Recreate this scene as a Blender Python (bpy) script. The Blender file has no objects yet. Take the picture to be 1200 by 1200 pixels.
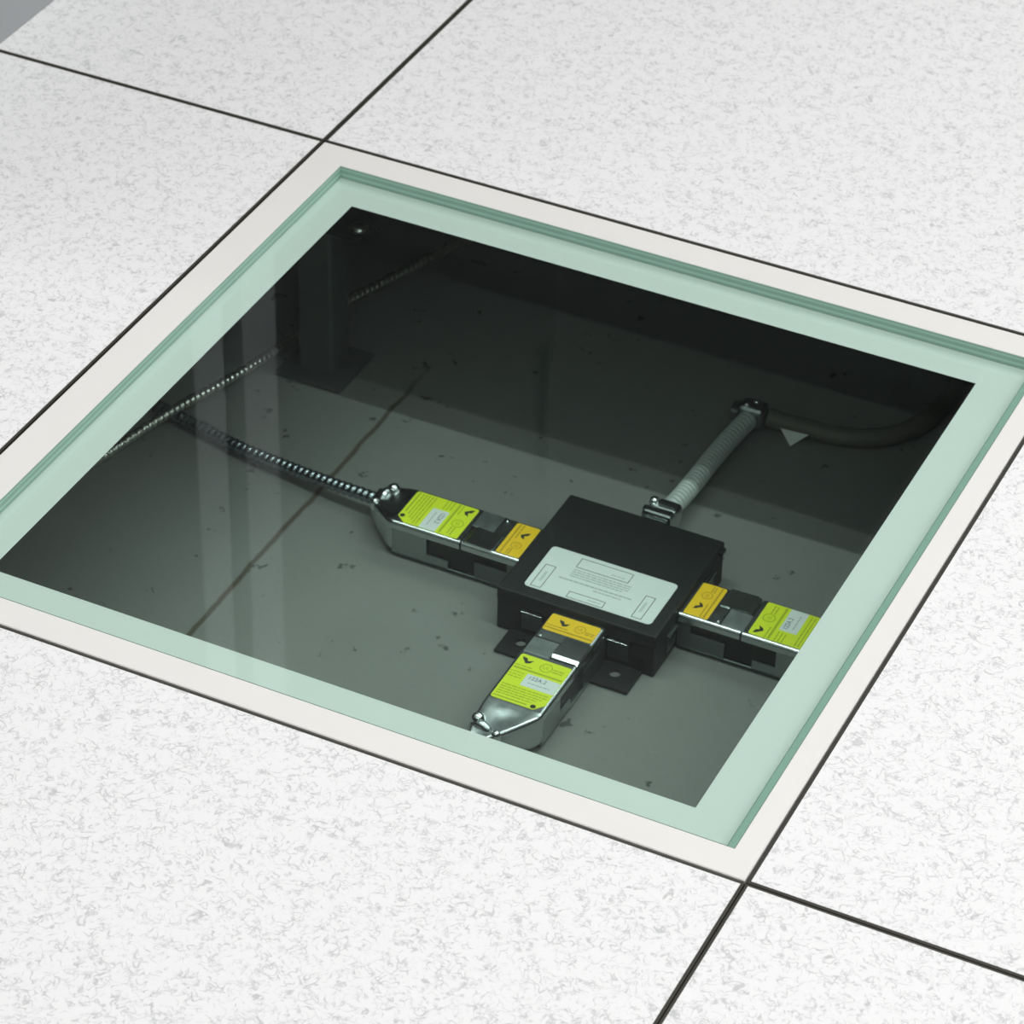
import bpy, bmesh, math, random
from math import sin, cos, pi, radians
from mathutils import Vector, Matrix

random.seed(7)
SC = bpy.context.scene
COL = SC.collection
T = 0.61            # raised-floor module
F = -0.215          # concrete floor under the raised floor

# ------------------------------------------------------------------ materials
def nmat(name):
    m = bpy.data.materials.new(name); m.use_nodes = True
    nt = m.node_tree; nt.nodes.clear()
    out = nt.nodes.new('ShaderNodeOutputMaterial')
    return m, nt, out

def N(nt, typ, **kw):
    n = nt.nodes.new(typ)
    for k, v in kw.items():
        if k == 'inp':
            for a, b in v.items(): n.inputs[a].default_value = b
        else: setattr(n, k, v)
    return n

def pmat(name, col, rough=.5, metal=0., spec=.5, noise=0., nscale=60., bump=0., bscale=200., rvar=0.):
    m, nt, out = nmat(name)
    b = N(nt, 'ShaderNodeBsdfPrincipled')
    b.inputs['Roughness'].default_value = rough
    b.inputs['Metallic'].default_value = metal
    b.inputs['Specular IOR Level'].default_value = spec
    b.inputs['Base Color'].default_value = (*col, 1)
    geo = N(nt, 'ShaderNodeTexCoord')
    if noise > 0:
        t = N(nt, 'ShaderNodeTexNoise', inp={'Scale': nscale, 'Detail': 4.})
        nt.links.new(geo.outputs['Object'], t.inputs['Vector'])
        mx = N(nt, 'ShaderNodeMix', data_type='RGBA')
        mx.inputs[6].default_value = (*[c*(1-noise) for c in col], 1)
        mx.inputs[7].default_value = (*[min(1, c*(1+noise)) for c in col], 1)
        nt.links.new(t.outputs['Fac'], mx.inputs[0])
        nt.links.new(mx.outputs[2], b.inputs['Base Color'])
        if rvar > 0:
            mr = N(nt, 'ShaderNodeMapRange', inp={3: max(0, rough-rvar), 4: rough+rvar})
            nt.links.new(t.outputs['Fac'], mr.inputs[0])
            nt.links.new(mr.outputs[0], b.inputs['Roughness'])
    if bump > 0:
        t2 = N(nt, 'ShaderNodeTexNoise', inp={'Scale': bscale, 'Detail': 3.})
        nt.links.new(geo.outputs['Object'], t2.inputs['Vector'])
        bp = N(nt, 'ShaderNodeBump', inp={'Strength': bump, 'Distance': .001})
        nt.links.new(t2.outputs['Fac'], bp.inputs['Height'])
        nt.links.new(bp.outputs[0], b.inputs['Normal'])
    nt.links.new(b.outputs[0], out.inputs[0])
    return m

def math_node(nt, op, a, b=None, clamp=False):
    n = N(nt, 'ShaderNodeMath', operation=op, use_clamp=clamp)
    for i, v in enumerate((a, b)):
        if v is None: continue
        if isinstance(v, (int, float)): n.inputs[i].default_value = v
        else: nt.links.new(v, n.inputs[i])
    return n.outputs[0]

def smooth(nt, v, lo, hi):
    n = N(nt, 'ShaderNodeMapRange', interpolation_type='SMOOTHSTEP', inp={1: lo, 2: hi, 3: 0., 4: 1.})
    nt.links.new(v, n.inputs[0]); return n.outputs[0]

def tile_material():
    m, nt, out = nmat('speckled_laminate')
    b = N(nt, 'ShaderNodeBsdfPrincipled', inp={'Roughness': .5, 'Specular IOR Level': .15})
    geo = N(nt, 'ShaderNodeNewGeometry')
    total = None
    for k, (sc, msc, w, off, amt) in enumerate(((120., 85., .036, 0., .9), (170., 100., .045, 7.3, .75), (95., 70., .024, 17.1, .8), (140., 90., .034, 31.7, .75))):
        mp = N(nt, 'ShaderNodeMapping', inp={'Location': (off, off*.7, off*1.3)})
        nt.links.new(geo.outputs['Position'], mp.inputs[0])
        n1 = N(nt, 'ShaderNodeTexNoise', inp={'Scale': sc, 'Detail': 1.5, 'Roughness': .45, 'Distortion': .6})
        n2 = N(nt, 'ShaderNodeTexNoise', inp={'Scale': msc, 'Detail': 2., 'Roughness': .6})
        mp2 = N(nt, 'ShaderNodeMapping', inp={'Location': (off+3.1, off+1.7, .4)})
        nt.links.new(geo.outputs['Position'], mp2.inputs[0])
        nt.links.new(mp.outputs[0], n1.inputs['Vector']); nt.links.new(mp2.outputs[0], n2.inputs['Vector'])
        d = math_node(nt, 'ABSOLUTE', math_node(nt, 'SUBTRACT', n1.outputs['Fac'], .5))
        line = math_node(nt, 'SUBTRACT', 1., smooth(nt, d, 0., w*1.15))
        mask = smooth(nt, n2.outputs['Fac'], .47, .62)
        s = math_node(nt, 'MULTIPLY', math_node(nt, 'MULTIPLY', line, mask), amt)
        total = s if total is None else math_node(nt, 'MAXIMUM', total, s)
    mx = N(nt, 'ShaderNodeMix', data_type='RGBA')
    mx.inputs[6].default_value = (.795, .80, .805, 1)
    mx.inputs[7].default_value = (.49, .50, .505, 1)
    nt.links.new(total, mx.inputs[0])
    # a few faint brownish scuffs
    v = N(nt, 'ShaderNodeTexNoise', inp={'Scale': 38., 'Detail': 3.})
    nt.links.new(geo.outputs['Position'], v.inputs['Vector'])
    sc_ = math_node(nt, 'MULTIPLY', smooth(nt, v.outputs['Fac'], .74, .80), .35)
    mx2 = N(nt, 'ShaderNodeMix', data_type='RGBA')
    mx2.inputs[7].default_value = (.42, .38, .30, 1)
    nt.links.new(sc_, mx2.inputs[0]); nt.links.new(mx.outputs[2], mx2.inputs[6])
    nt.links.new(mx2.outputs[2], b.inputs['Base Color'])
    nt.links.new(b.outputs[0], out.inputs[0])
    return m

def concrete_material():
    m, nt, out = nmat('sealed_concrete')
    b = N(nt, 'ShaderNodeBsdfPrincipled', inp={'Roughness': .55, 'Specular IOR Level': .3})
    geo = N(nt, 'ShaderNodeNewGeometry')
    n1 = N(nt, 'ShaderNodeTexNoise', inp={'Scale': 9., 'Detail': 6., 'Roughness': .6})
    n2 = N(nt, 'ShaderNodeTexNoise', inp={'Scale': 260., 'Detail': 3.})
    n3 = N(nt, 'ShaderNodeTexNoise', inp={'Scale': 58., 'Detail': 3., 'Roughness': .55})
    n4 = N(nt, 'ShaderNodeTexNoise', inp={'Scale': 30., 'Detail': 4.})
    for n in (n1, n2, n3, n4): nt.links.new(geo.outputs['Position'], n.inputs['Vector'])
    mx = N(nt, 'ShaderNodeMix', data_type='RGBA')
    mx.inputs[6].default_value = (.200, .203, .189, 1); mx.inputs[7].default_value = (.252, .255, .24, 1)
    nt.links.new(n1.outputs['Fac'], mx.inputs[0])
    mg = N(nt, 'ShaderNodeMix', data_type='RGBA')
    mg.inputs[7].default_value = (.20, .205, .20, 1)
    nt.links.new(math_node(nt, 'MULTIPLY', smooth(nt, n2.outputs['Fac'], .5, .75), .5), mg.inputs[0])
    nt.links.new(mx.outputs[2], mg.inputs[6])
    # dark specks of dirt
    ms = N(nt, 'ShaderNodeMix', data_type='RGBA')
    ms.inputs[7].default_value = (.055, .06, .055, 1)
    nt.links.new(math_node(nt, 'MULTIPLY', smooth(nt, n3.outputs['Fac'], .665, .73), .85), ms.inputs[0])
    nt.links.new(mg.outputs[2], ms.inputs[6])
    # brown construction joint along y
    sep = N(nt, 'ShaderNodeSeparateXYZ'); nt.links.new(geo.outputs['Position'], sep.inputs[0])
    wob = math_node(nt, 'MULTIPLY', math_node(nt, 'SUBTRACT', n4.outputs['Fac'], .5), .007)
    dx = math_node(nt, 'ABSOLUTE', math_node(nt, 'SUBTRACT', math_node(nt, 'ADD', sep.outputs[0], wob), .072))
    jw = math_node(nt, 'SUBTRACT', 1., smooth(nt, dx, .0008, .0034))
    mj = N(nt, 'ShaderNodeMix', data_type='RGBA')
    mj.inputs[7].default_value = (.082, .062, .04, 1)
    jend = math_node(nt, 'SUBTRACT', 1., smooth(nt, sep.outputs[1], .585, .66))
    nt.links.new(math_node(nt, 'MULTIPLY', math_node(nt, 'MULTIPLY', jw, jend), .9), mj.inputs[0])
    nt.links.new(ms.outputs[2], mj.inputs[6])
    nt.links.new(mj.outputs[2], b.inputs['Base Color'])
    bp = N(nt, 'ShaderNodeBump', inp={'Strength': .15, 'Distance': .001})
    nt.links.new(n2.outputs['Fac'], bp.inputs['Height']); nt.links.new(bp.outputs[0], b.inputs['Normal'])
    nt.links.new(b.outputs[0], out.inputs[0])
    return m

def glass_material(tint):
    m, nt, out = nmat('green_float_glass')
    tr = N(nt, 'ShaderNodeBsdfTransparent', inp={'Color': (*tint, 1)})
    gl = N(nt, 'ShaderNodeBsdfGlossy', inp={'Roughness': 0.02, 'Color': (1, 1, 1, 1)})
    lw = N(nt, 'ShaderNodeLayerWeight', inp={'Blend': .5})
    sch = math_node(nt, 'ADD', math_node(nt, 'MULTIPLY', math_node(nt, 'POWER', lw.outputs['Facing'], 5.), .96), .04)
    mx = N(nt, 'ShaderNodeMixShader')
    nt.links.new(sch, mx.inputs[0]); nt.links.new(tr.outputs[0], mx.inputs[1]); nt.links.new(gl.outputs[0], mx.inputs[2])
    nt.links.new(mx.outputs[0], out.inputs[0])
    return m

def glass_edge_material():
    m, nt, out = nmat('laminated_glass_edge')
    b = N(nt, 'ShaderNodeBsdfPrincipled', inp={'Roughness': .4})
    geo = N(nt, 'ShaderNodeNewGeometry')
    sep = N(nt, 'ShaderNodeSeparateXYZ'); nt.links.new(geo.outputs['Position'], sep.inputs[0])
    r = N(nt, 'ShaderNodeValToRGB'); r.color_ramp.interpolation = 'LINEAR'
    mr = N(nt, 'ShaderNodeMapRange', inp={1: -.0100, 2: 0., 3: 0., 4: 1.})
    nt.links.new(sep.outputs[2], mr.inputs[0]); nt.links.new(mr.outputs[0], r.inputs[0])
    D = (.36, .54, .47, 1); M_ = (.52, .72, .64, 1)
    e = r.color_ramp.elements
    e[0].position = 0; e[0].color = D; e[1].position = 1; e[1].color = D
    for p, c in ((.16, D), (.22, M_), (.36, M_), (.42, D), (.62, D), (.72, M_), (.80, M_), (.86, D)):
        k = r.color_ramp.elements.new(p); k.color = c
    nt.links.new(r.outputs[0], b.inputs['Base Color'])
    nt.links.new(b.outputs[0], out.inputs[0])
    return m

M = {}
M['tile'] = tile_material()
M['concrete'] = concrete_material()
M['glass'] = glass_material((.918, .985, .965))
M['glass_edge'] = glass_edge_material()
M['trim'] = pmat('black_edge_trim', (.03, .028, .02), .6)
M['panel_steel'] = pmat('panel_steel', (.12, .12, .11), .5, .4, noise=.1)
M['frame'] = pmat('white_powder_coat', (.745, .735, .715), .5, noise=.015, nscale=20)
M['seal'] = pmat('grey_green_sealant', (.17, .32, .255), .6, noise=.05)
M['black'] = pmat('black_powder_coat', (.014, .015, .0145), .5, spec=.3, bump=.12, bscale=900, noise=.1)
M['dark'] = pmat('black_plastic', (.012, .013, .013), .5, noise=.1)
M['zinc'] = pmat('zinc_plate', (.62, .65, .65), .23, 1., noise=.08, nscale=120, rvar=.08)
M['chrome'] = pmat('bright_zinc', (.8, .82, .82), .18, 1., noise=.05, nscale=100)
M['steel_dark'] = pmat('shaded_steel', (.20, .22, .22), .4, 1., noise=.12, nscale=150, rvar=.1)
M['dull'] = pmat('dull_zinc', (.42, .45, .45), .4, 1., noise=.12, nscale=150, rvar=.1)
M['armor'] = pmat('blue_steel_armor', (.30, .34, .37), .25, 1., noise=.08, nscale=300)
M['armor_bright'] = pmat('galvanised_armor', (.72, .70, .64), .3, 1., noise=.08, nscale=300)
M['conduit'] = pmat('pale_flexible_conduit', (.62, .66, .64), .5, .15, noise=.06, nscale=200)
M['brown'] = pmat('brown_jacket', (.125, .115, .095), .55, noise=.15, nscale=80)
M['lime'] = pmat('lime_label', (.78, .87, .03), .45, noise=.03)
M['orange'] = pmat('orange_label', (.98, .60, .02), .45, noise=.03)
M['white_label'] = pmat('white_label', (.80, .82, .80), .45, noise=.02)
M['ink'] = pmat('black_ink', (.03, .03, .02), .6, noise=.05)
M['lime_ink'] = pmat('olive_ink', (.42, .50, .015), .6, noise=.05)
M['orange_ink'] = pmat('brown_ink', (.50, .30, .012), .6, noise=.05)
M['grey_ink'] = pmat('grey_ink', (.45, .48, .47), .6, noise=.05)
M['blue_ink'] = pmat('blue_black_ink', (.09, .10, .16), .6, noise=.05)
M['rack_grey'] = pmat('grey_cabinet_paint', (.34, .355, .37), .45, noise=.03, nscale=8)
M['rack_black'] = pmat('black_cabinet_paint', (.012, .012, .013), .5, noise=.1)
M['wall'] = pmat('wall_paint', (.72, .72, .71), .8, noise=.02, nscale=3)
M['ceiling'] = pmat('ceiling_tile', (.82, .82, .81), .85, noise=.02, nscale=5)
M['post'] = pmat('pedestal_zinc', (.14, .155, .15), .5, .5, noise=.15, nscale=60)
M['paper'] = pmat('paper', (.88, .89, .87), .7, noise=.03)

# ------------------------------------------------------------------ mesh helpers
def mesh_obj(name, bm, mat, parent=None, smooth_shade=False, world=False):
    bmesh.ops.recalc_face_normals(bm, faces=bm.faces[:])
    me = bpy.data.meshes.new(name)
    bm.to_mesh(me); bm.free()
    for mm in (mat if isinstance(mat, (list, tuple)) else [mat]): me.materials.append(mm)
    if smooth_shade:
        for p in me.polygons: p.use_smooth = True
    o = bpy.data.objects.new(name, me); COL.objects.link(o)
    if parent:
        o.parent = parent
        if world:
            root = parent
            while root.parent: root = root.parent
            me.transform(root_matrix(root).inverted())
    return o

def root_matrix(o):
    return Matrix.LocRotScale(o.location, o.rotation_euler, o.scale)

def thing(name, label, cat, loc=(0, 0, 0), rz=0., group=None):
    o = bpy.data.objects.new(name, None); COL.objects.link(o)
    o.empty_display_size = .02
    o.location = loc; o.rotation_euler = (0, 0, rz)
    return tag(o, label, cat, group)

def tag(o, label, cat, group=None):
    o['label'] = label; o['category'] = cat
    if group: o['group'] = group
    return o

def structure(o):
    o['kind'] = 'structure'; return o

def rect(x0, x1, y0, y1): return [(x0, y0), (x1, y0), (x1, y1), (x0, y1)]

def rrect(x0, x1, y0, y1, r, n=4):
    pts = []
    for cx, cy, a0 in ((x1-r, y0+r, -90), (x1-r, y1-r, 0), (x0+r, y1-r, 90), (x0+r, y0+r, 180)):
        for i in range(n+1):
            a = radians(a0 + 90*i/n); pts.append((cx+r*cos(a), cy+r*sin(a)))
    return pts

def circ(cx, cy, r, n=20): return [(cx+r*cos(2*pi*i/n), cy+r*sin(2*pi*i/n)) for i in range(n)]

def prism(bm, pts, z0, z1):
    a = [bm.verts.new((x, y, z0)) for x, y in pts]
    b = [bm.verts.new((x, y, z1)) for x, y in pts]
    n = len(pts); fs = [bm.faces.new(a[::-1]), bm.faces.new(b)]
    for i in range(n): fs.append(bm.faces.new((a[i], a[(i+1) % n], b[(i+1) % n], b[i])))
    return a, b, fs

def ring(bm, outer, inner, z0, z1):
    """closed ring prism; outer and inner have the same number of points"""
    n = len(outer)
    v = [[bm.verts.new((x, y, z)) for x, y in p] for p in (outer, inner) for z in (z0, z1)]
    oa, ob, ia, ib = v
    for i in range(n):
        j = (i+1) % n
        bm.faces.new((oa[i], oa[j], ob[j], ob[i])); bm.faces.new((ia[j], ia[i], ib[i], ib[j]))
        bm.faces.new((ob[i], ob[j], ib[j], ib[i])); bm.faces.new((oa[j], oa[i], ia[i], ia[j]))

def box(bm, x0, x1, y0, y1, z0, z1, bev=0., seg=2):
    _, _, fs = prism(bm, rect(x0, x1, y0, y1), z0, z1)
    if bev > 0:
        es = list({e for f in fs for e in f.edges})
        bmesh.ops.bevel(bm, geom=es, offset=bev, segments=seg, profile=.5, affect='EDGES')

def loft(bm, sections, cap=True):
    rows = [[bm.verts.new(p) for p in s] for s in sections]
    n = len(rows[0])
    for a, b in zip(rows, rows[1:]):
        for i in range(n): bm.faces.new((a[i], a[(i+1) % n], b[(i+1) % n], b[i]))
    if cap: bm.faces.new(rows[0][::-1]); bm.faces.new(rows[-1])

def dome(bm, c, r, h, n=16, m=5):
    rows = []
    for k in range(m):
        a = pi/2*k/m
        rows.append([bm.verts.new((c[0]+r*cos(a)*cos(2*pi*i/n), c[1]+r*cos(a)*sin(2*pi*i/n), c[2]+h*sin(a))) for i in range(n)])
    for a, b in zip(rows, rows[1:]):
        for i in range(n): bm.faces.new((a[i], a[(i+1) % n], b[(i+1) % n], b[i]))
    top = bm.verts.new((c[0], c[1], c[2]+h))
    for i in range(n): bm.faces.new((rows[-1][i], rows[-1][(i+1) % n], top))
    bm.faces.new(rows[0][::-1])

def catmull(pts, step):
    P = [Vector(p) for p in pts]
    P = [P[0]*2-P[1]] + P + [P[-1]*2-P[-2]]
    out = []
    for i in range(1, len(P)-2):
        n = max(2, int((P[i+1]-P[i]).length/step))
        for k in range(n):
            t = k/n
            out.append(.5*((2*P[i]) + (-P[i-1]+P[i+1])*t + (2*P[i-1]-5*P[i]+4*P[i+1]-P[i+2])*t*t + (-P[i-1]+3*P[i]-3*P[i+1]+P[i+2])*t**3))
    out.append(P[-2]); return out

def armored(bm, pts, r, pitch, amp, nseg=14, per=7, helix=True):
    """flexible tube whose wall follows a wound steel strip (or plain when amp is 0)"""
    C = catmull(pts, pitch/per)
    up = Vector((0, 0, 1)); s = 0; rows = []
    for i, c in enumerate(C):
        t = (C[min(i+1, len(C)-1)] - C[max(i-1, 0)]).normalized()
        a = t.cross(up).normalized(); b = a.cross(t)
        if i: s += (c-C[i-1]).length
        row = []
        for k in range(nseg):
            th = 2*pi*k/nseg
            ph = (s/pitch - (th/(2*pi) if helix else 0)) % 1.
            rr = r*(1 - amp*(1-abs(sin(pi*ph))**.7)) if amp else r
            row.append(bm.verts.new(c + a*rr*cos(th) + b*rr*sin(th)))
        rows.append(row)
    for a, b in zip(rows, rows[1:]):
        for k in range(nseg): bm.faces.new((a[k], a[(k+1) % nseg], b[(k+1) % nseg], b[k]))
    bm.faces.new(rows[0][::-1]); bm.faces.new(rows[-1])

def add_text(bm, s, origin, e1, e2, size, z, th=.00006, width=None):
    cu = bpy.data.curves.new('t', 'FONT'); cu.body = s; cu.size = 1.
    cu.align_x = 'CENTER'; cu.align_y = 'CENTER'
    o = bpy.data.objects.new('t', cu)
    COL.objects.link(o)
    dg = bpy.context.evaluated_depsgraph_get(); dg.update()
    me = bpy.data.meshes.new_from_object(o.evaluated_get(dg))
    bpy.data.objects.remove(o); bpy.data.curves.remove(cu)
    xs = [v.co.x for v in me.vertices]
    sx = size if width is None else width/(max(xs)-min(xs))
    vs = [bm.verts.new((origin[0]+v.co.x*sx*e1[0]+v.co.y*size*e2[0], origin[1]+v.co.x*sx*e1[1]+v.co.y*size*e2[1], z+th)) for v in me.vertices]
    for p in me.polygons:
        try: bm.faces.new([vs[i] for i in p.vertices])
        except ValueError: pass
    bpy.data.meshes.remove(me)

class Print:
    """flat printed marks laid on a label: label coordinates (s right, t up) from its centre"""
    def __init__(self, org, e1, e2, z):
        self.bm = bmesh.new(); self.o, self.e1, self.e2, self.z = org, e1, e2, z
    def P(self, s, t): return (self.o[0]+s*self.e1[0]+t*self.e2[0], self.o[1]+s*self.e1[1]+t*self.e2[1])
    def poly(self, pts, h=.00006): prism(self.bm, [self.P(*p) for p in pts], self.z, self.z+h)
    def bar(self, s0, s1, t, w): self.poly([(s0, t-w/2), (s1, t-w/2), (s1, t+w/2), (s0, t+w/2)])
    def words(self, s0, s1, t, w, rnd, gap=.0006, lo=.0015, hi=.005):
        s = s0
        while s < s1-.0005:
            l = min(rnd.uniform(lo, hi), s1-s); self.bar(s, s+l, t, w); s += l+gap
    def ringm(self, cs, ct, r, w, n=22):
        ring(self.bm, [self.P(*p) for p in circ(cs, ct, r, n)], [self.P(*p) for p in circ(cs, ct, r-w, n)], self.z, self.z+.00006)
    def frame(self, pts, w):
        cx = sum(p[0] for p in pts)/4; cy = sum(p[1] for p in pts)/4
        inn = [(p[0]+math.copysign(w, cx-p[0]), p[1]+math.copysign(w, cy-p[1])) for p in pts]
        ring(self.bm, [self.P(*p) for p in pts], [self.P(*p) for p in inn], self.z, self.z+.00006)
    def text(self, s, cs, ct, size, width=None): add_text(self.bm, s, self.P(cs, ct), self.e1, self.e2, size, self.z, width=width)
    def bird(self, cs, ct, k):
        self.poly([(cs+k*a, ct+k*b) for a, b in ((-1., .75), (-.1, .55), (.25, -.05), (1.15, .35), (.75, -.45), (.1, -.75), (-.35, -.2), (-.75, .2))])
    def done(self, name, mat, parent): return mesh_obj(name, self.bm, mat, parent)

# ------------------------------------------------------------------ setting
X0, X1, Y0, Y1, HC = -2.6, 3.6, -3.6, 4.9, 2.75
bm = bmesh.new(); box(bm, X0, X1, Y0, Y1, F-.1, F)
structure(mesh_obj('floor', bm, M['concrete']))

bm = bmesh.new()
g = .0022
ours = {(-1, 1), (0, 1), (-1, 0), (0, 0), (1, 0), (0, -1), (1, -1)}
for i in range(math.floor(X0/T), math.ceil(X1/T)):
    for j in range(math.floor(Y0/T), math.ceil(Y1/T)):
        if (i, j) in ours: continue
        a, b = max(X0, i*T+g), min(X1, (i+1)*T-g)
        c, d = max(Y0, j*T+g), min(Y1, (j+1)*T-g)
        if b-a > .02 and d-c > .02: box(bm, a, b, c, d, -.032, 0)
structure(mesh_obj('floor_surround', bm, M['tile']))

bm = bmesh.new(); box(bm, X0, X1, Y0, Y1, HC, HC+.1); structure(mesh_obj('ceiling', bm, M['ceiling']))
bm = bmesh.new(); box(bm, X0, X1, Y1, Y1+.1, F, HC); structure(mesh_obj('wall_back', bm, M['wall']))
bm = bmesh.new(); box(bm, X0, X1, Y0-.1, Y0, F, HC); structure(mesh_obj('wall_front', bm, M['wall']))
bm = bmesh.new(); box(bm, X0-.1, X0, Y0, Y1, F, HC); structure(mesh_obj('wall_left', bm, M['wall']))
bm = bmesh.new(); box(bm, X1, X1+.1, Y0, Y1, F, HC); structure(mesh_obj('wall_right', bm, M['wall']))

# ------------------------------------------------------------------ raised floor tiles
def floor_tile(i, j, label):
    cx, cy = (i+.5)*T, (j+.5)*T
    t = thing('floor_tile', label, 'floor tile', (cx, cy, -.032), 0, 'white speckled raised floor tiles')
    h = T/2 - .0004; w = .0020
    bm = bmesh.new(); box(bm, -h+w, h-w, -h+w, h-w, .0, .032)
    mesh_obj('laminate_panel', bm, M['tile'], t)
    bm = bmesh.new(); ring(bm, rect(-h, h, -h, h), rect(-h+w+.00005, h-w-.00005, -h+w+.00005, h-w-.00005), .004, .0316)
    mesh_obj('edge_trim', bm, M['trim'], t)
    return t
floor_tile(-1, 1, 'white speckled floor tile at the far left, carrying the grey cabinet')
floor_tile(0, 1, 'white speckled floor tile directly behind the glass panel')
floor_tile(-1, 0, 'white speckled floor tile along the left side of the glass panel')
floor_tile(1, 0, 'white speckled floor tile along the right side of the glass panel')
floor_tile(0, -1, 'white speckled floor tile in front of the glass panel, largest in view')
floor_tile(1, -1, 'white speckled floor tile at the lower right corner, diagonal to the glass panel')

# ------------------------------------------------------------------ glass floor panel
gp = thing('glass_floor_panel', 'square glass floor panel in a white frame set among the white tiles', 'glass floor panel', (0, 0, 0))
ox0, ox1, oy0, oy1 = .0012, T-.0012, .0012, T-.0012      # outside
lx0, lx1, ly0, ly1 = .0286, .5930, .0236, .5836           # lip opening
ex0, ex1, ey0, ey1 = .0555, .5545, .0560, .5515           # ledge opening
bm = bmesh.new()
prof = [(rect(ox0, ox1, oy0, oy1), -.030), (rect(ox0, ox1, oy0, oy1), -.0006), (rect(ox0+.0006, ox1-.0006, oy0+.0006, oy1-.0006), 0.),
        (rect(lx0-.0004, lx1+.0004, ly0-.0004, ly1+.0004), 0.), (rect(lx0, lx1, ly0, ly1), -.0004), (rect(lx0, lx1, ly0, ly1), -.0106),
        (rect(ex0, ex1, ey0, ey1), -.0106), (rect(ex0, ex1, ey0, ey1), -.0112), (rect(ex0-.018, ex1+.018, ey0-.018, ey1+.0355), -.030)]
rows = [[bm.verts.new((x, y, z)) for x, y in p] for p, z in prof]
for k in range(len(rows)):
    a, b = rows[k], rows[(k+1) % len(rows)]
    for i in range(4):
        f = bm.faces.new((a[i], a[(i+1) % 4], b[(i+1) % 4], b[i]))
        if k in (6, 7, 8): f.material_index = 1
mesh_obj('panel_frame', bm, [M['frame'], M['black']], gp)
bm = bmesh.new()
_, _, fs = prism(bm, rect(.0290, .5880, .0240, .5832), -.0102, -.0002)
for f in fs[2:]: f.material_index = 1
o = mesh_obj('glass_pane', bm, [M['glass'], M['glass_edge']], gp); o['label'] = 'green tinted laminated glass'
bm = bmesh.new(); box(bm, .58805, .5927, .0242, .5830, -.0100, -.0006, .0004)
mesh_obj('sealant_strip', bm, M['seal'], gp)

# ------------------------------------------------------------------ pedestal under the far left corner
pd = thing('floor_pedestal', 'dark steel pedestal post standing under the far left corner of the glass panel', 'floor pedestal', (-.004, T+.002, F))
bm = bmesh.new(); box(bm, -.030, .030, -.030, .030, 0, .004, .001); mesh_obj('base_plate', bm, M['post'], pd)
bm = bmesh.new(); prism(bm, rrect(-.0155, .0155, -.0155, .0155, .003), .004, .150); mesh_obj('post_tube', bm, M['post'], pd)
bm = bmesh.new(); prism(bm, circ(0, 0, .0145, 6), .150, .157); mesh_obj('levelling_nut', bm, M['post'], pd)
bm = bmesh.new(); prism(bm, circ(0, 0, .0095, 20), .157, .165); mesh_obj('threaded_rod', bm, M['post'], pd)
bm = bmesh.new(); prism(bm, rrect(-.062, .062, -.050, .050, .008), .1650, .1690); prism(bm, circ(0, 0, .022, 24), .1690, .1825); mesh_obj('head_plate', bm, M['black'], pd)
for (sx, sy) in ((1, -1), (-1, -1), (1, 1), (-1, 1)):
    bm = bmesh.new()
    dome(bm, (sx*.053, sy*.0375, .1692), .0075, .0050)
    o = mesh_obj('corner_screw', bm, M['armor_bright'], pd); o['label'] = 'bright screw head'

# ------------------------------------------------------------------ junction box
BX0, BX1, BY0, BY1, BH = .2665, .3935, .3775, .5035, .038
bc = ((BX0+BX1)/2, (BY0+BY1)/2)
jb = thing('junction_box', 'black square power junction box with a white label on its lid, on the concrete', 'junction box', (bc[0], bc[1], F))
hx, hy = (BX1-BX0)/2, (BY1-BY0)/2
bm = bmesh.new(); box(bm, -hx+.0003, hx-.0003, -hy+.0003, hy-.0003, .0004, BH-.008, .0012); mesh_obj('box_body', bm, M['black'], jb)
bm = bmesh.new(); box(bm, -hx, hx, -hy, hy, BH-.012, BH, .0014); mesh_obj('lid', bm, M['black'], jb)
bm = bmesh.new(); box(bm, hx-.001, hx+.0030, hy-.012, hy-.004, BH-.006, BH-.002, .001); mesh_obj('lid_tab', bm, M['black'], jb)
for (cxx, cyy) in ((-hx+.012, hy-.012), (hx-.012, hy-.012)):
    bm = bmesh.new(); prism(bm, circ(cxx, cyy, .0024), BH, BH+.0004); mesh_obj('lid_screw', bm, M['black'], jb)
for (fa, fb) in ((.278, .308), (.353, .384)):
    bm = bmesh.new()
    x0, x1, y0, y1 = fa-bc[0], fb-bc[0], .351-bc[1], .381-bc[1]
    hc = ((x0+x1)/2 - .001, y0+.016)
    n = 20
    # plate with a hole: outer square resampled onto the same number of points
    outer = []
    for i in range(n):
        a = 2*pi*(i+.5)/n; k = 1/max(abs(cos(a)), abs(sin(a)))
        outer.append(((x0+x1)/2+(x1-x0)/2*cos(a)*k, (y0+y1)/2+(y1-y0)/2*sin(a)*k))
    inner = [(hc[0]+.0042*cos(2*pi*(i+.5)/n), hc[1]+.0042*sin(2*pi*(i+.5)/n)) for i in range(n)]
    ring(bm, outer, inner, .0004, .0030)
    mesh_obj('mounting_foot', bm, M['black'], jb)
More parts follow.
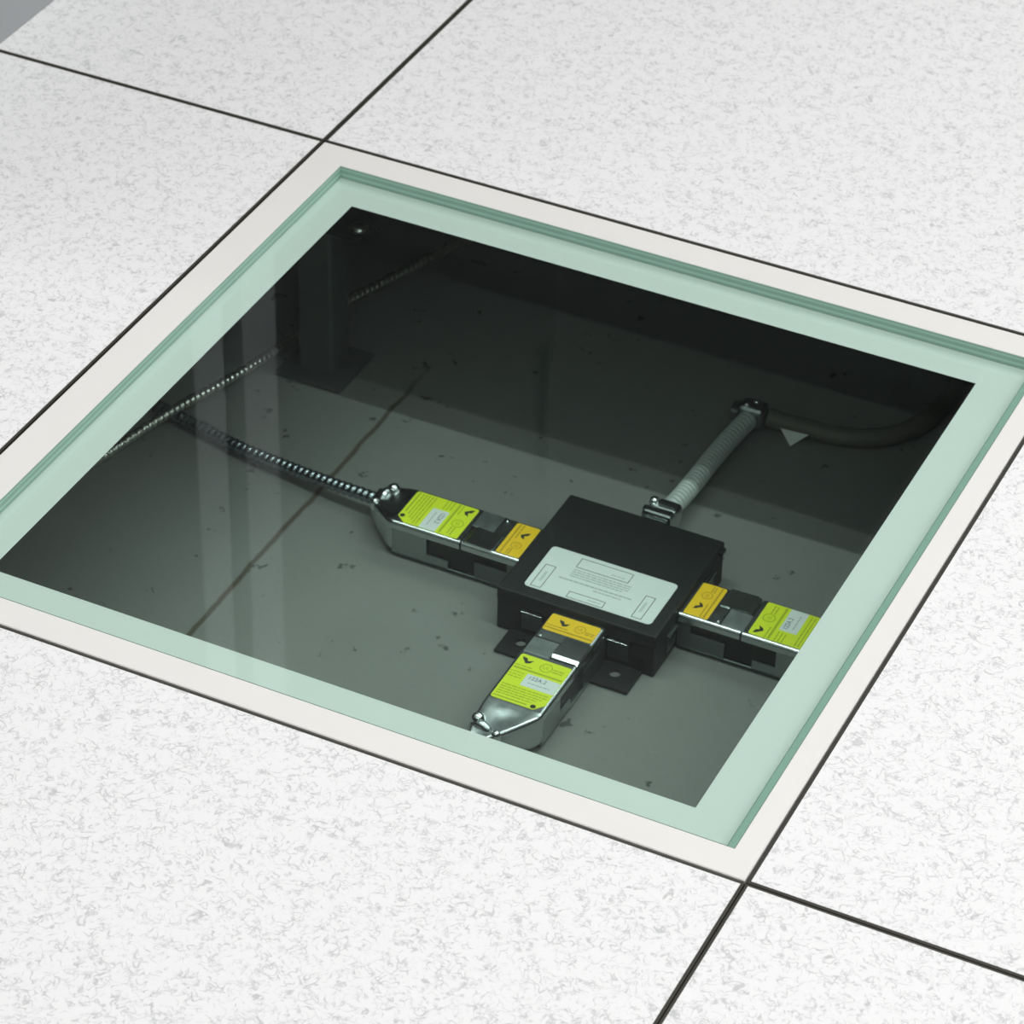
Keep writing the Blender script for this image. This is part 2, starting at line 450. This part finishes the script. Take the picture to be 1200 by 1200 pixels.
# silver port rims on the three open sides
for rz, dist in ((0., hx), (pi, hx), (-pi/2, hy)):
    R = Matrix.Rotation(rz, 4, 'Z')
    for s in (-1, 1):
        bm = bmesh.new()
        va, vb = sorted((s*.0262, s*.0425))
        p_ = [(dist-.002, .0080), (dist+.0007, .0080), (dist+.0007, .0225), (dist+.0024, .0228), (dist+.0024, .0240), (dist-.002, .0240)]
        loft(bm, [[(a, va, b) for a, b in p_], [(a, vb, b) for a, b in p_]])
        bm.transform(R)
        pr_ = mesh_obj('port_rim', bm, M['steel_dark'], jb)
        bm = bmesh.new(); box(bm, dist+.0008, dist+.0026, va, vb, .0242, .0249, .0002, 1); bm.transform(R)
        mesh_obj('rim_edge', bm, M['chrome'], pr_)
# lid label
lz = BH
LX0, LX1, LY0, LY1 = .2825-bc[0], .3840-bc[0], .3885-bc[1], .4400-bc[1]
bm = bmesh.new(); prism(bm, rrect(LX0, LX1, LY0, LY1, .0035), lz, lz+.00025)
lab = mesh_obj('lid_label', bm, M['white_label'], jb); lab['label'] = 'white rectangular label with four outlined boxes'
for (a, b, c, d) in ((.308, .350, .4245, .4360), (.287, .2955, .3905, .4180), (.316, .345, .3900, .3972), (.3675, .3755, .3910, .4180)):
    pr = Print((0, 0), (1, 0), (0, 1), lz+.00025)
    pr.frame(rect(a-bc[0], b-bc[0], c-bc[1], d-bc[1]), .0005)
    pr.done('outlined_box', M['ink'], lab)
pr = Print((0, 0), (1, 0), (0, 1), lz+.00025); rnd = random.Random(3)
for k in range(4): pr.words(.308-bc[0], .354-bc[0]-.004*(k == 3), .4215-bc[1]-k*.0026, .0011, rnd)
pr.words(.302-bc[0], .361-bc[0], .4085-bc[1], .0015, rnd, lo=.0015, hi=.004)
pr.words(.331-bc[0], .353-bc[0], .4050-bc[1], .0012, rnd)
pr.words(.335-bc[0], .346-bc[0], .4343-bc[1]-.006, .0008, rnd)
pr.words(.332-bc[0], .342-bc[0], .3936-bc[1], .0008, rnd)
pr.words(.296-bc[0]-.0055, .296-bc[0]-.0030, .404-bc[1], .012, rnd, hi=.0007, lo=.0005)
pr.words(.3702-bc[0], .3728-bc[0], .4045-bc[1], .012, rnd, hi=.0007, lo=.0005)
pr.done('label_text', M['grey_ink'], lab)

# ------------------------------------------------------------------ plug connectors
def shell_top(bm, u0, u1, W, wt, wb, r=.0030, n=8):
    """folded sheet cover: rounded long edges running along u"""
    pr_ = [(-W, wb), (W, wb)]
    for k in range(n+1):
        a = pi/2*k/n; pr_.append((W-r+r*cos(a), wt-r+r*sin(a)))
    for k in range(n+1):
        a = pi/2+pi/2*k/n; pr_.append((-W+r+r*cos(a), wt-r+r*sin(a)))
    loft(bm, [[(u0, v, w_) for v, w_ in pr_], [(u1, v, w_) for v, w_ in pr_]])

def connector(rz, base, label, cable_pts, seed):
    """u runs out from the box, v to the left of u, w up"""
    t = thing('power_connector', label, 'cable connector', base, rz, 'metal power connectors plugged into the black box')
    W = .0222
    # core of black plastic seen through the side openings
    bm = bmesh.new(); box(bm, .0010, .1050, -W+.0022, W-.0022, .0050, .0310); mesh_obj('contact_insert', bm, M['dark'], t)
    # receptacle half next to the box
    bm = bmesh.new(); shell_top(bm, .0006, .0490, W, .0330, .0265)
    o_ = mesh_obj('receptacle_shell', bm, M['zinc'], t)
    for s in (-1, 1):
        a, b = sorted((s*(W-.0002), s*(W-.0018)))
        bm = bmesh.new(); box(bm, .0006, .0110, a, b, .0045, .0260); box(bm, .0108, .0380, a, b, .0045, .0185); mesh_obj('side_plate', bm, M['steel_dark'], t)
    # plug half with the cable
    bm = bmesh.new(); shell_top(bm, .0505, .1070, W+.0003, .0332, .0265)
    mesh_obj('plug_shell', bm, M['zinc'], t)
    for s in (-1, 1):
        a, b = sorted((s*W, s*(W-.0016)))
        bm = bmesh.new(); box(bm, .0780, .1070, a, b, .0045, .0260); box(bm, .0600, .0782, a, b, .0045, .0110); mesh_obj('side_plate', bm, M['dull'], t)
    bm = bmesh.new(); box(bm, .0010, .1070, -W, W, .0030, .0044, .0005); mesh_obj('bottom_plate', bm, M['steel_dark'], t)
    # raised tongue with bevelled end, and the sunken latch beside it
    bm = bmesh.new()
    loft(bm, [[(.0245, .0005, .0330), (.0245, W-.001, .0330), (.0245, W-.001, .0338), (.0245, .0005, .0338)],
              [(.0455, .0005, .0330), (.0455, W-.001, .0330), (.0455, W-.001, .0344), (.0455, .0005, .0344)],
              [(.0490, .0005, .0320), (.0490, W-.001, .0320), (.0490, W-.001, .0325), (.0490, .0005, .0325)]])
    mesh_obj('locking_tongue', bm, M['chrome'], t)
    bm = bmesh.new(); box(bm, .0330, .0510, -W+.002, .0000, .0326, .0337, .0004, 1); mesh_obj('latch', bm, M['dull'], t)
    bm = bmesh.new()
    box(bm, .0318, .0328, -W+.002, .0008, .0329, .03345)
    box(bm, .0318, .0510, .0000, .0008, .0329, .03345)
    mesh_obj('latch_groove', bm, M['dark'], t)
    bm = bmesh.new(); dome(bm, (.0300, -W+.0050, .0330), .0015, .0010); mesh_obj('rivet', bm, M['chrome'], t)
    # tapered tail turning to the cable side, rounded shoulders and a shallow dish
    bm = bmesh.new(); secs = []
    for (u, va, vb, zt, zb, dish) in ((.1070, -.0222, .0224, .0332, .0034, .0), (.1090, -.0224, .0222, .0331, .0034, .0001), (.1120, -.0225, .0210, .0326, .0036, .0004),
                                (.1160, -.0226, .0180, .0316, .0040, .0010), (.1210, -.0226, .0140, .0304, .0046, .0015), (.1260, -.0225, .0095, .0290, .0054, .0015),
                                (.1310, -.0222, .0045, .0274, .0064, .0010), (.1360, -.0214, -.0010, .0258, .0074, .0005), (.1390, -.0205, -.0050, .0246, .0080, .0002)):
        m_ = (va+vb)/2; q = (vb-va)/2; r_ = min(.0030, q*.3); sec = [(u, va+.001, zb), (u, vb-q*.15, zb), (u, vb, zb+.005)]
        for k in range(5):
            a = pi/2*k/4; sec.append((u, vb-r_+r_*cos(a), zt-r_+r_*sin(a)))
        for k in range(1, 6):
            x_ = 1-2*k/6; sec.append((u, m_+(q-r_)*x_, zt-dish*(1-x_*x_)))
        for k in range(5):
            a = pi/2+pi/2*k/4; sec.append((u, va+r_+r_*cos(a), zt-r_+r_*sin(a)))
        secs.append(sec)
    loft(bm, secs)
    tail = mesh_obj('cable_clamp_tail', bm, M['zinc'], t, True)
    tail.data.set_sharp_from_angle(angle=radians(50))
    bm = bmesh.new(); armored(bm, [(.1300, -.0212, .0170), (.1300, -.0200, .0238), (.1305, -.0140, .0274), (.1310, -.0080, .0238), (.1310, -.0066, .0170)], .0036, .004, 0, nseg=12)
    mesh_obj('clamp_saddle', bm, M['zinc'], t, True)
    for (u, v, r, h, zb_) in ((.1265, -.0185, .0056, .0066, .0268), (.1335, -.0010, .0036, .0040, .0252)):
        bm = bmesh.new(); dome(bm, (u, v, zb_), r, h, 20, 7)
        prism(bm, circ(u, v, r, 20), .0200, zb_)
        s_ = mesh_obj('clamp_screw', bm, M['chrome'], t, True); s_.data.set_sharp_from_angle(angle=radians(50))
    # orange label
    zt = .0331
    bm = bmesh.new(); prism(bm, rrect(.0030, .0222, -W+.0028, W-.0028, .0016), .0328, zt)
    lb = mesh_obj('receptacle_label', bm, M['orange'], t); lb['label'] = 'orange label'
    p = Print((.0126, 0), (0, 1), (-1, 0), zt)
    p.bird(-.0075, .0020, .0042)
    p.done('logo_print', M['ink'], lb)
    p = Print((.0126, 0), (0, 1), (-1, 0), zt); rnd = random.Random(seed)
    p.ringm(.0062, .0012, .0042, .0006); p.text('UL', .0062, .0012, .0042)
    p.words(.0110, .0180, .0000, .0010, rnd); p.words(.0110, .0175, -.0020, .0010, rnd)
    p.words(-.0185, -.0020, -.0032, .0010, rnd)
    p.bar(-.0188, .0188, -.0062, .0012)
    p.done('small_print', M['orange_ink'], lb)
    # lime label
    zt = .0334
    bm = bmesh.new()
    prism(bm, [(.0540, -W+.0040), (.0555, -W+.0026), (.1045, -W+.0026), (.1060, -W+.0040), (.1060, W-.0085), (.0985, W-.0022), (.0550, W-.0022), (.0540, W-.0032)], .0331, zt)
    lb = mesh_obj('plug_label', bm, M['lime'], t); lb['label'] = 'lime green label'
    O = (.080, 0)
    p = Print(O, (0, 1), (-1, 0), zt)
    p.bird(-.0130, .0200, .0044)
    p.done('logo_print', M['ink'], lb)
    p = Print(O, (0, 1), (-1, 0), zt)
    p.poly(circ(.0125, -.0230, .0021, 10))
    p.done('round_mark', M['ink'], lb)
    p = Print(O, (0, 1), (-1, 0), zt); rnd = random.Random(seed+5)
    p.ringm(.0030, .0185, .0048, .0007); p.text('UL', .0030, .0185, .0048)
    p.words(.0085, .0178, .0190, .0011, rnd); p.words(.0085, .0170, .0165, .0011, rnd)
    p.words(-.0190, -.0060, .0135, .0010, rnd)
    p.bar(-.0188, .0188, .0105, .0017)
    for k in range(3): p.words(-.0190, -.0080, .0060-k*.0028, .0009, rnd)
    for k in range(5): p.words(-.0180, .0180-.0028*max(0, k-1), -.0095-k*.0026, .0010, rnd)
    p.bar(-.0190, .0075, -.0232, .0012)
    p.done('small_print', M['lime_ink'], lb)
    p = Print(O, (0, 1), (-1, 0), zt)
    p.poly(rect(-.0060, .0198, -.0062, .0074), .0001)
    st = p.done('serial_sticker', M['white_label'], lb); st['label'] = 'white sticker with a number'
    p = Print(O, (0, 1), (-1, 0), zt+.0001)
    p.text('122A.2', .0032, .0036, .0054, width=.0130)
    p.done('serial_number', M['blue_ink'], lb)
    p = Print(O, (0, 1), (-1, 0), zt+.0001)
    p.words(-.0020, .0150, -.0018, .0009, rnd)
    p.done('sticker_text', M['grey_ink'], lb)
    # armoured cable
    bm = bmesh.new(); armored(bm, cable_pts, .0054, .0056, .30)
    mesh_obj('armored_cable', bm, M['armor'], t, True, world=True)
    return t

ZC = F+.0140
connector(pi, (BX0, .4395, F), 'metal connector on the left side of the black box, dark cable trailing left',
          [(BX0-.134, .4535, F+.0165), (.118, .4560, F+.0160), (.090, .4590, F+.0140), (.045, .4660, F+.0105), (-.005, .4740, F+.0085), (-.04, .4830, F+.0072), (-.075, .491, F+.0062),
           (-.112, .5000, F+.0060), (-.16, .515, F+.006), (-.23, .54, F+.006)], 11)
connector(-pi/2, (.3330, BY0, F), 'metal connector on the front side of the black box, nearest the viewer',
          [(.3190, BY0-.134, F+.0165), (.3180, .228, F+.0155), (.314, .19, F+.010), (.306, .13, F+.006), (.298, .05, F+.006), (.29, -.06, F+.006)], 12)
connector(0., (BX1, .4380, F), 'metal connector on the right side of the black box, partly hidden by the frame',
          [(BX1+.134, .4240, F+.0165), (.545, .4235, F+.015), (.59, .423, F+.008), (.65, .428, F+.006), (.76, .44, F+.006)], 13)

# ------------------------------------------------------------------ conduit behind the box
fc = thing('flexible_conduit', 'pale ribbed flexible conduit running back from the rear of the black box', 'conduit', (.330, .520, F))
bm = bmesh.new(); armored(bm, [(.3315, .540, F+.0190), (.3325, .560, F+.0180), (.3325, .590, F+.0150), (.3320, .630, F+.0125), (.3340, .665, F+.012), (.3370, .690, F+.013)], .0082, .0046, .14, nseg=18)
mesh_obj('ribbed_tube', bm, M['conduit'], fc, True, world=True)
bm = bmesh.new()
box(bm, .319, .341, BY1+.0006, .520, F+.008, F+.027, .003)
box(bm, .3175, .3425, .520, .530, F+.006, F+.030, .003)
box(bm, .321, .343, .530, .545, F+.0085, F+.0285, .005, 3)
mesh_obj('box_fitting', bm, M['zinc'], fc, world=True)
bm = bmesh.new(); dome(bm, (.322, .536, F+.0290), .0040, .0036); prism(bm, circ(.322, .536, .004, 16), F+.020, F+.0290)
mesh_obj('fitting_screw', bm, M['chrome'], fc, True, world=True)
bm = bmesh.new(); box(bm, .318, .340, .5225, .5270, F+.0295, F+.0303); mesh_obj('fitting_slot', bm, M['dark'], fc, world=True)
bm = bmesh.new(); box(bm, .3260, .3485, .686, .704, F+.003, F+.0235, .005, 3); mesh_obj('end_coupling', bm, M['dull'], fc, world=True)
for (x, y) in ((.3330, .6915), (.3385, .6985)):
    bm = bmesh.new(); dome(bm, (x, y, F+.0228), .0028, .0026); mesh_obj('coupling_screw', bm, M['chrome'], fc, True, world=True)
bm = bmesh.new(); box(bm, .3180, .3265, .690, .705, F+.004, F+.016, .003); mesh_obj('coupling_ear', bm, M['dull'], fc, world=True)

bm = bmesh.new(); armored(bm, [(.3490, .6975, F+.0125), (.362, .699, F+.0105), (.380, .702, F+.0095), (.402, .704, F+.0085), (.428, .713, F+.0085), (.450, .733, F+.0085), (.464, .770, F+.0085), (.468, .83, F+.0085), (.46, .92, F+.0085)],
                          .0080, .0046, 0, nseg=16)
o = mesh_obj('jacketed_cable', bm, M['brown'], None, True); tag(o, 'dull brown cable curving right from the end of the pale conduit', 'cable')

bm = bmesh.new()
tr = [(.3640, .6872, F+.0130), (.3870, .6890, F+.0130), (.3740, .6850, F+.0004)]
a = [bm.verts.new(p) for p in tr]; b = [bm.verts.new((p[0], p[1], p[2]+.0003)) for p in tr]
bm.faces.new(a[::-1]); bm.faces.new(b)
for i in range(3): bm.faces.new((a[i], a[(i+1) % 3], b[(i+1) % 3], b[i]))
o = mesh_obj('paper_tag', bm, M['paper']); tag(o, 'small white triangular paper corner sticking out under the brown cable', 'paper tag')

# ------------------------------------------------------------------ long armoured cable at the left
bm = bmesh.new(); armored(bm, [(-.115, .335, F+.0045), (-.093, .425, F+.0055), (-.0700, .482, F+.0160), (-.0515, .553, F+.0130), (-.037, .640, F+.0060), (-.029, .690, F+.006), (-.011, .745, F+.006), (.012, .809, F+.006), (.04, .90, F+.006)],
                          .0042, .0056, .30, nseg=12, per=6)
o = mesh_obj('armored_cable', bm, M['armor_bright'], None, True); tag(o, 'thin bright armoured cable crossing the far left of the pit behind the post', 'cable')

# ------------------------------------------------------------------ server cabinets along the left aisle
def cabinet(y0, y1, label, rim, side, far=None):
    t = thing('server_cabinet', label, 'cabinet', (-.30, y0, 0))
    w = y1-y0; D = .9; H = 2.2
    bm = bmesh.new(); box(bm, -D+.03, -.012, .012, w-.012, .0002, .07); mesh_obj('plinth', bm, side, t)
    bm = bmesh.new(); box(bm, -D, -.022, .001, w-.001, .0705, H, .003); mesh_obj('cabinet_body', bm, side, t)
    bm = bmesh.new()
    ring(bm, rect(0, w, 0, H-.005), rect(rim, w-(far or rim), .10, H-.10), 0, .02)
    for v in bm.verts: v.co = Vector((-.021+v.co.z, v.co.x, v.co.y+.0004))
    d = mesh_obj('door_frame', bm, side, t)
    bm = bmesh.new(); box(bm, -.012, -.0016, rim+.0005, w-(far or rim)-.0005, .101, H-.101); mesh_obj('mesh_panel', bm, M['rack_black'], t)
    bm = bmesh.new(); box(bm, -.0005, .012, w-rim*.7, w-rim*.35, .95, 1.15, .003); mesh_obj('door_handle', bm, M['rack_black'], t)
cabinet(.31, .945, 'grey server cabinet standing on the floor at the upper left corner', .055, M['rack_grey'])
cabinet(.982, 1.73, 'grey server cabinet second in the row, seen only as a reflection in the glass', .065, M['rack_grey'], .001)
cabinet(1.7301, 2.48, 'black server cabinet third in the row, beyond the grey pair', .05, M['rack_black'])
cabinet(2.482, 3.23, 'black server cabinet fourth in the row, third from the back wall', .05, M['rack_black'])
cabinet(3.232, 3.98, 'black server cabinet fifth in the row, second from the back wall', .05, M['rack_black'])
cabinet(3.982, 4.73, 'black server cabinet last in the row, by the back wall', .05, M['rack_black'])

# ------------------------------------------------------------------ ceiling tubes and an added soft fill
def add_area_light(y, x, lx, w, e):
    L = bpy.data.lights.new('ceiling_area_light', 'AREA'); L.shape = 'RECTANGLE'; L.size = lx; L.size_y = w
    L.energy = e; L.color = (1., .995, .985)
    o = bpy.data.objects.new('ceiling_area_light', L); COL.objects.link(o); o.location = (x, y, HC-.03)
for (y, e, w, xc, lx) in ((.15, 44., .05, 1.0, 4.3), (-.21, 15., .05, 1.0, 4.3), (-2.4, 20., .05, .8, 4.), (2.3, 53., 1.6, 1.75, 3.6)):  # last entry is no tube: wide soft panel added to even out floor brightness
    add_area_light(y, xc, lx, w, e)

w = bpy.data.worlds.new('room_ambient'); w.use_nodes = True; SC.world = w
w.node_tree.nodes['Background'].inputs[0].default_value = (.9, .95, 1, 1)
w.node_tree.nodes['Background'].inputs[1].default_value = .3

# ------------------------------------------------------------------ camera
f, yaw, pitch, roll = 3922.623, -.438564, .655086, .025174
d = Vector((sin(yaw)*cos(pitch), cos(yaw)*cos(pitch), -sin(pitch)))
r = Vector((cos(yaw), -sin(yaw), 0)); u = r.cross(d)
r2 = cos(roll)*r + sin(roll)*u; u2 = -sin(roll)*r + cos(roll)*u
cam = bpy.data.cameras.new('camera'); co = bpy.data.objects.new('camera', cam); COL.objects.link(co)
cam.sensor_width = 36.; cam.sensor_fit = 'HORIZONTAL'; cam.lens = f/1200*36.
cam.clip_start = .05
cam.dof.use_dof = True; cam.dof.focus_distance = 2.12; cam.dof.aperture_fstop = 21.
mt = Matrix((( r2.x, u2.x, -d.x, 1.08125), (r2.y, u2.y, -d.y, -1.33659), (r2.z, u2.z, -d.z, 1.34986), (0, 0, 0, 1)))
co.matrix_world = mt
SC.camera = co

vs = SC.view_settings
vs.view_transform = 'Standard'; vs.look = 'None'; vs.exposure = 0.; vs.gamma = 1.; vs.use_curve_mapping = False
SC.cycles.max_bounces = 12; SC.cycles.transparent_max_bounces = 24
SC.cycles.caustics_reflective = False; SC.cycles.caustics_refractive = False
SC.cycles.sample_clamp_indirect = 6.
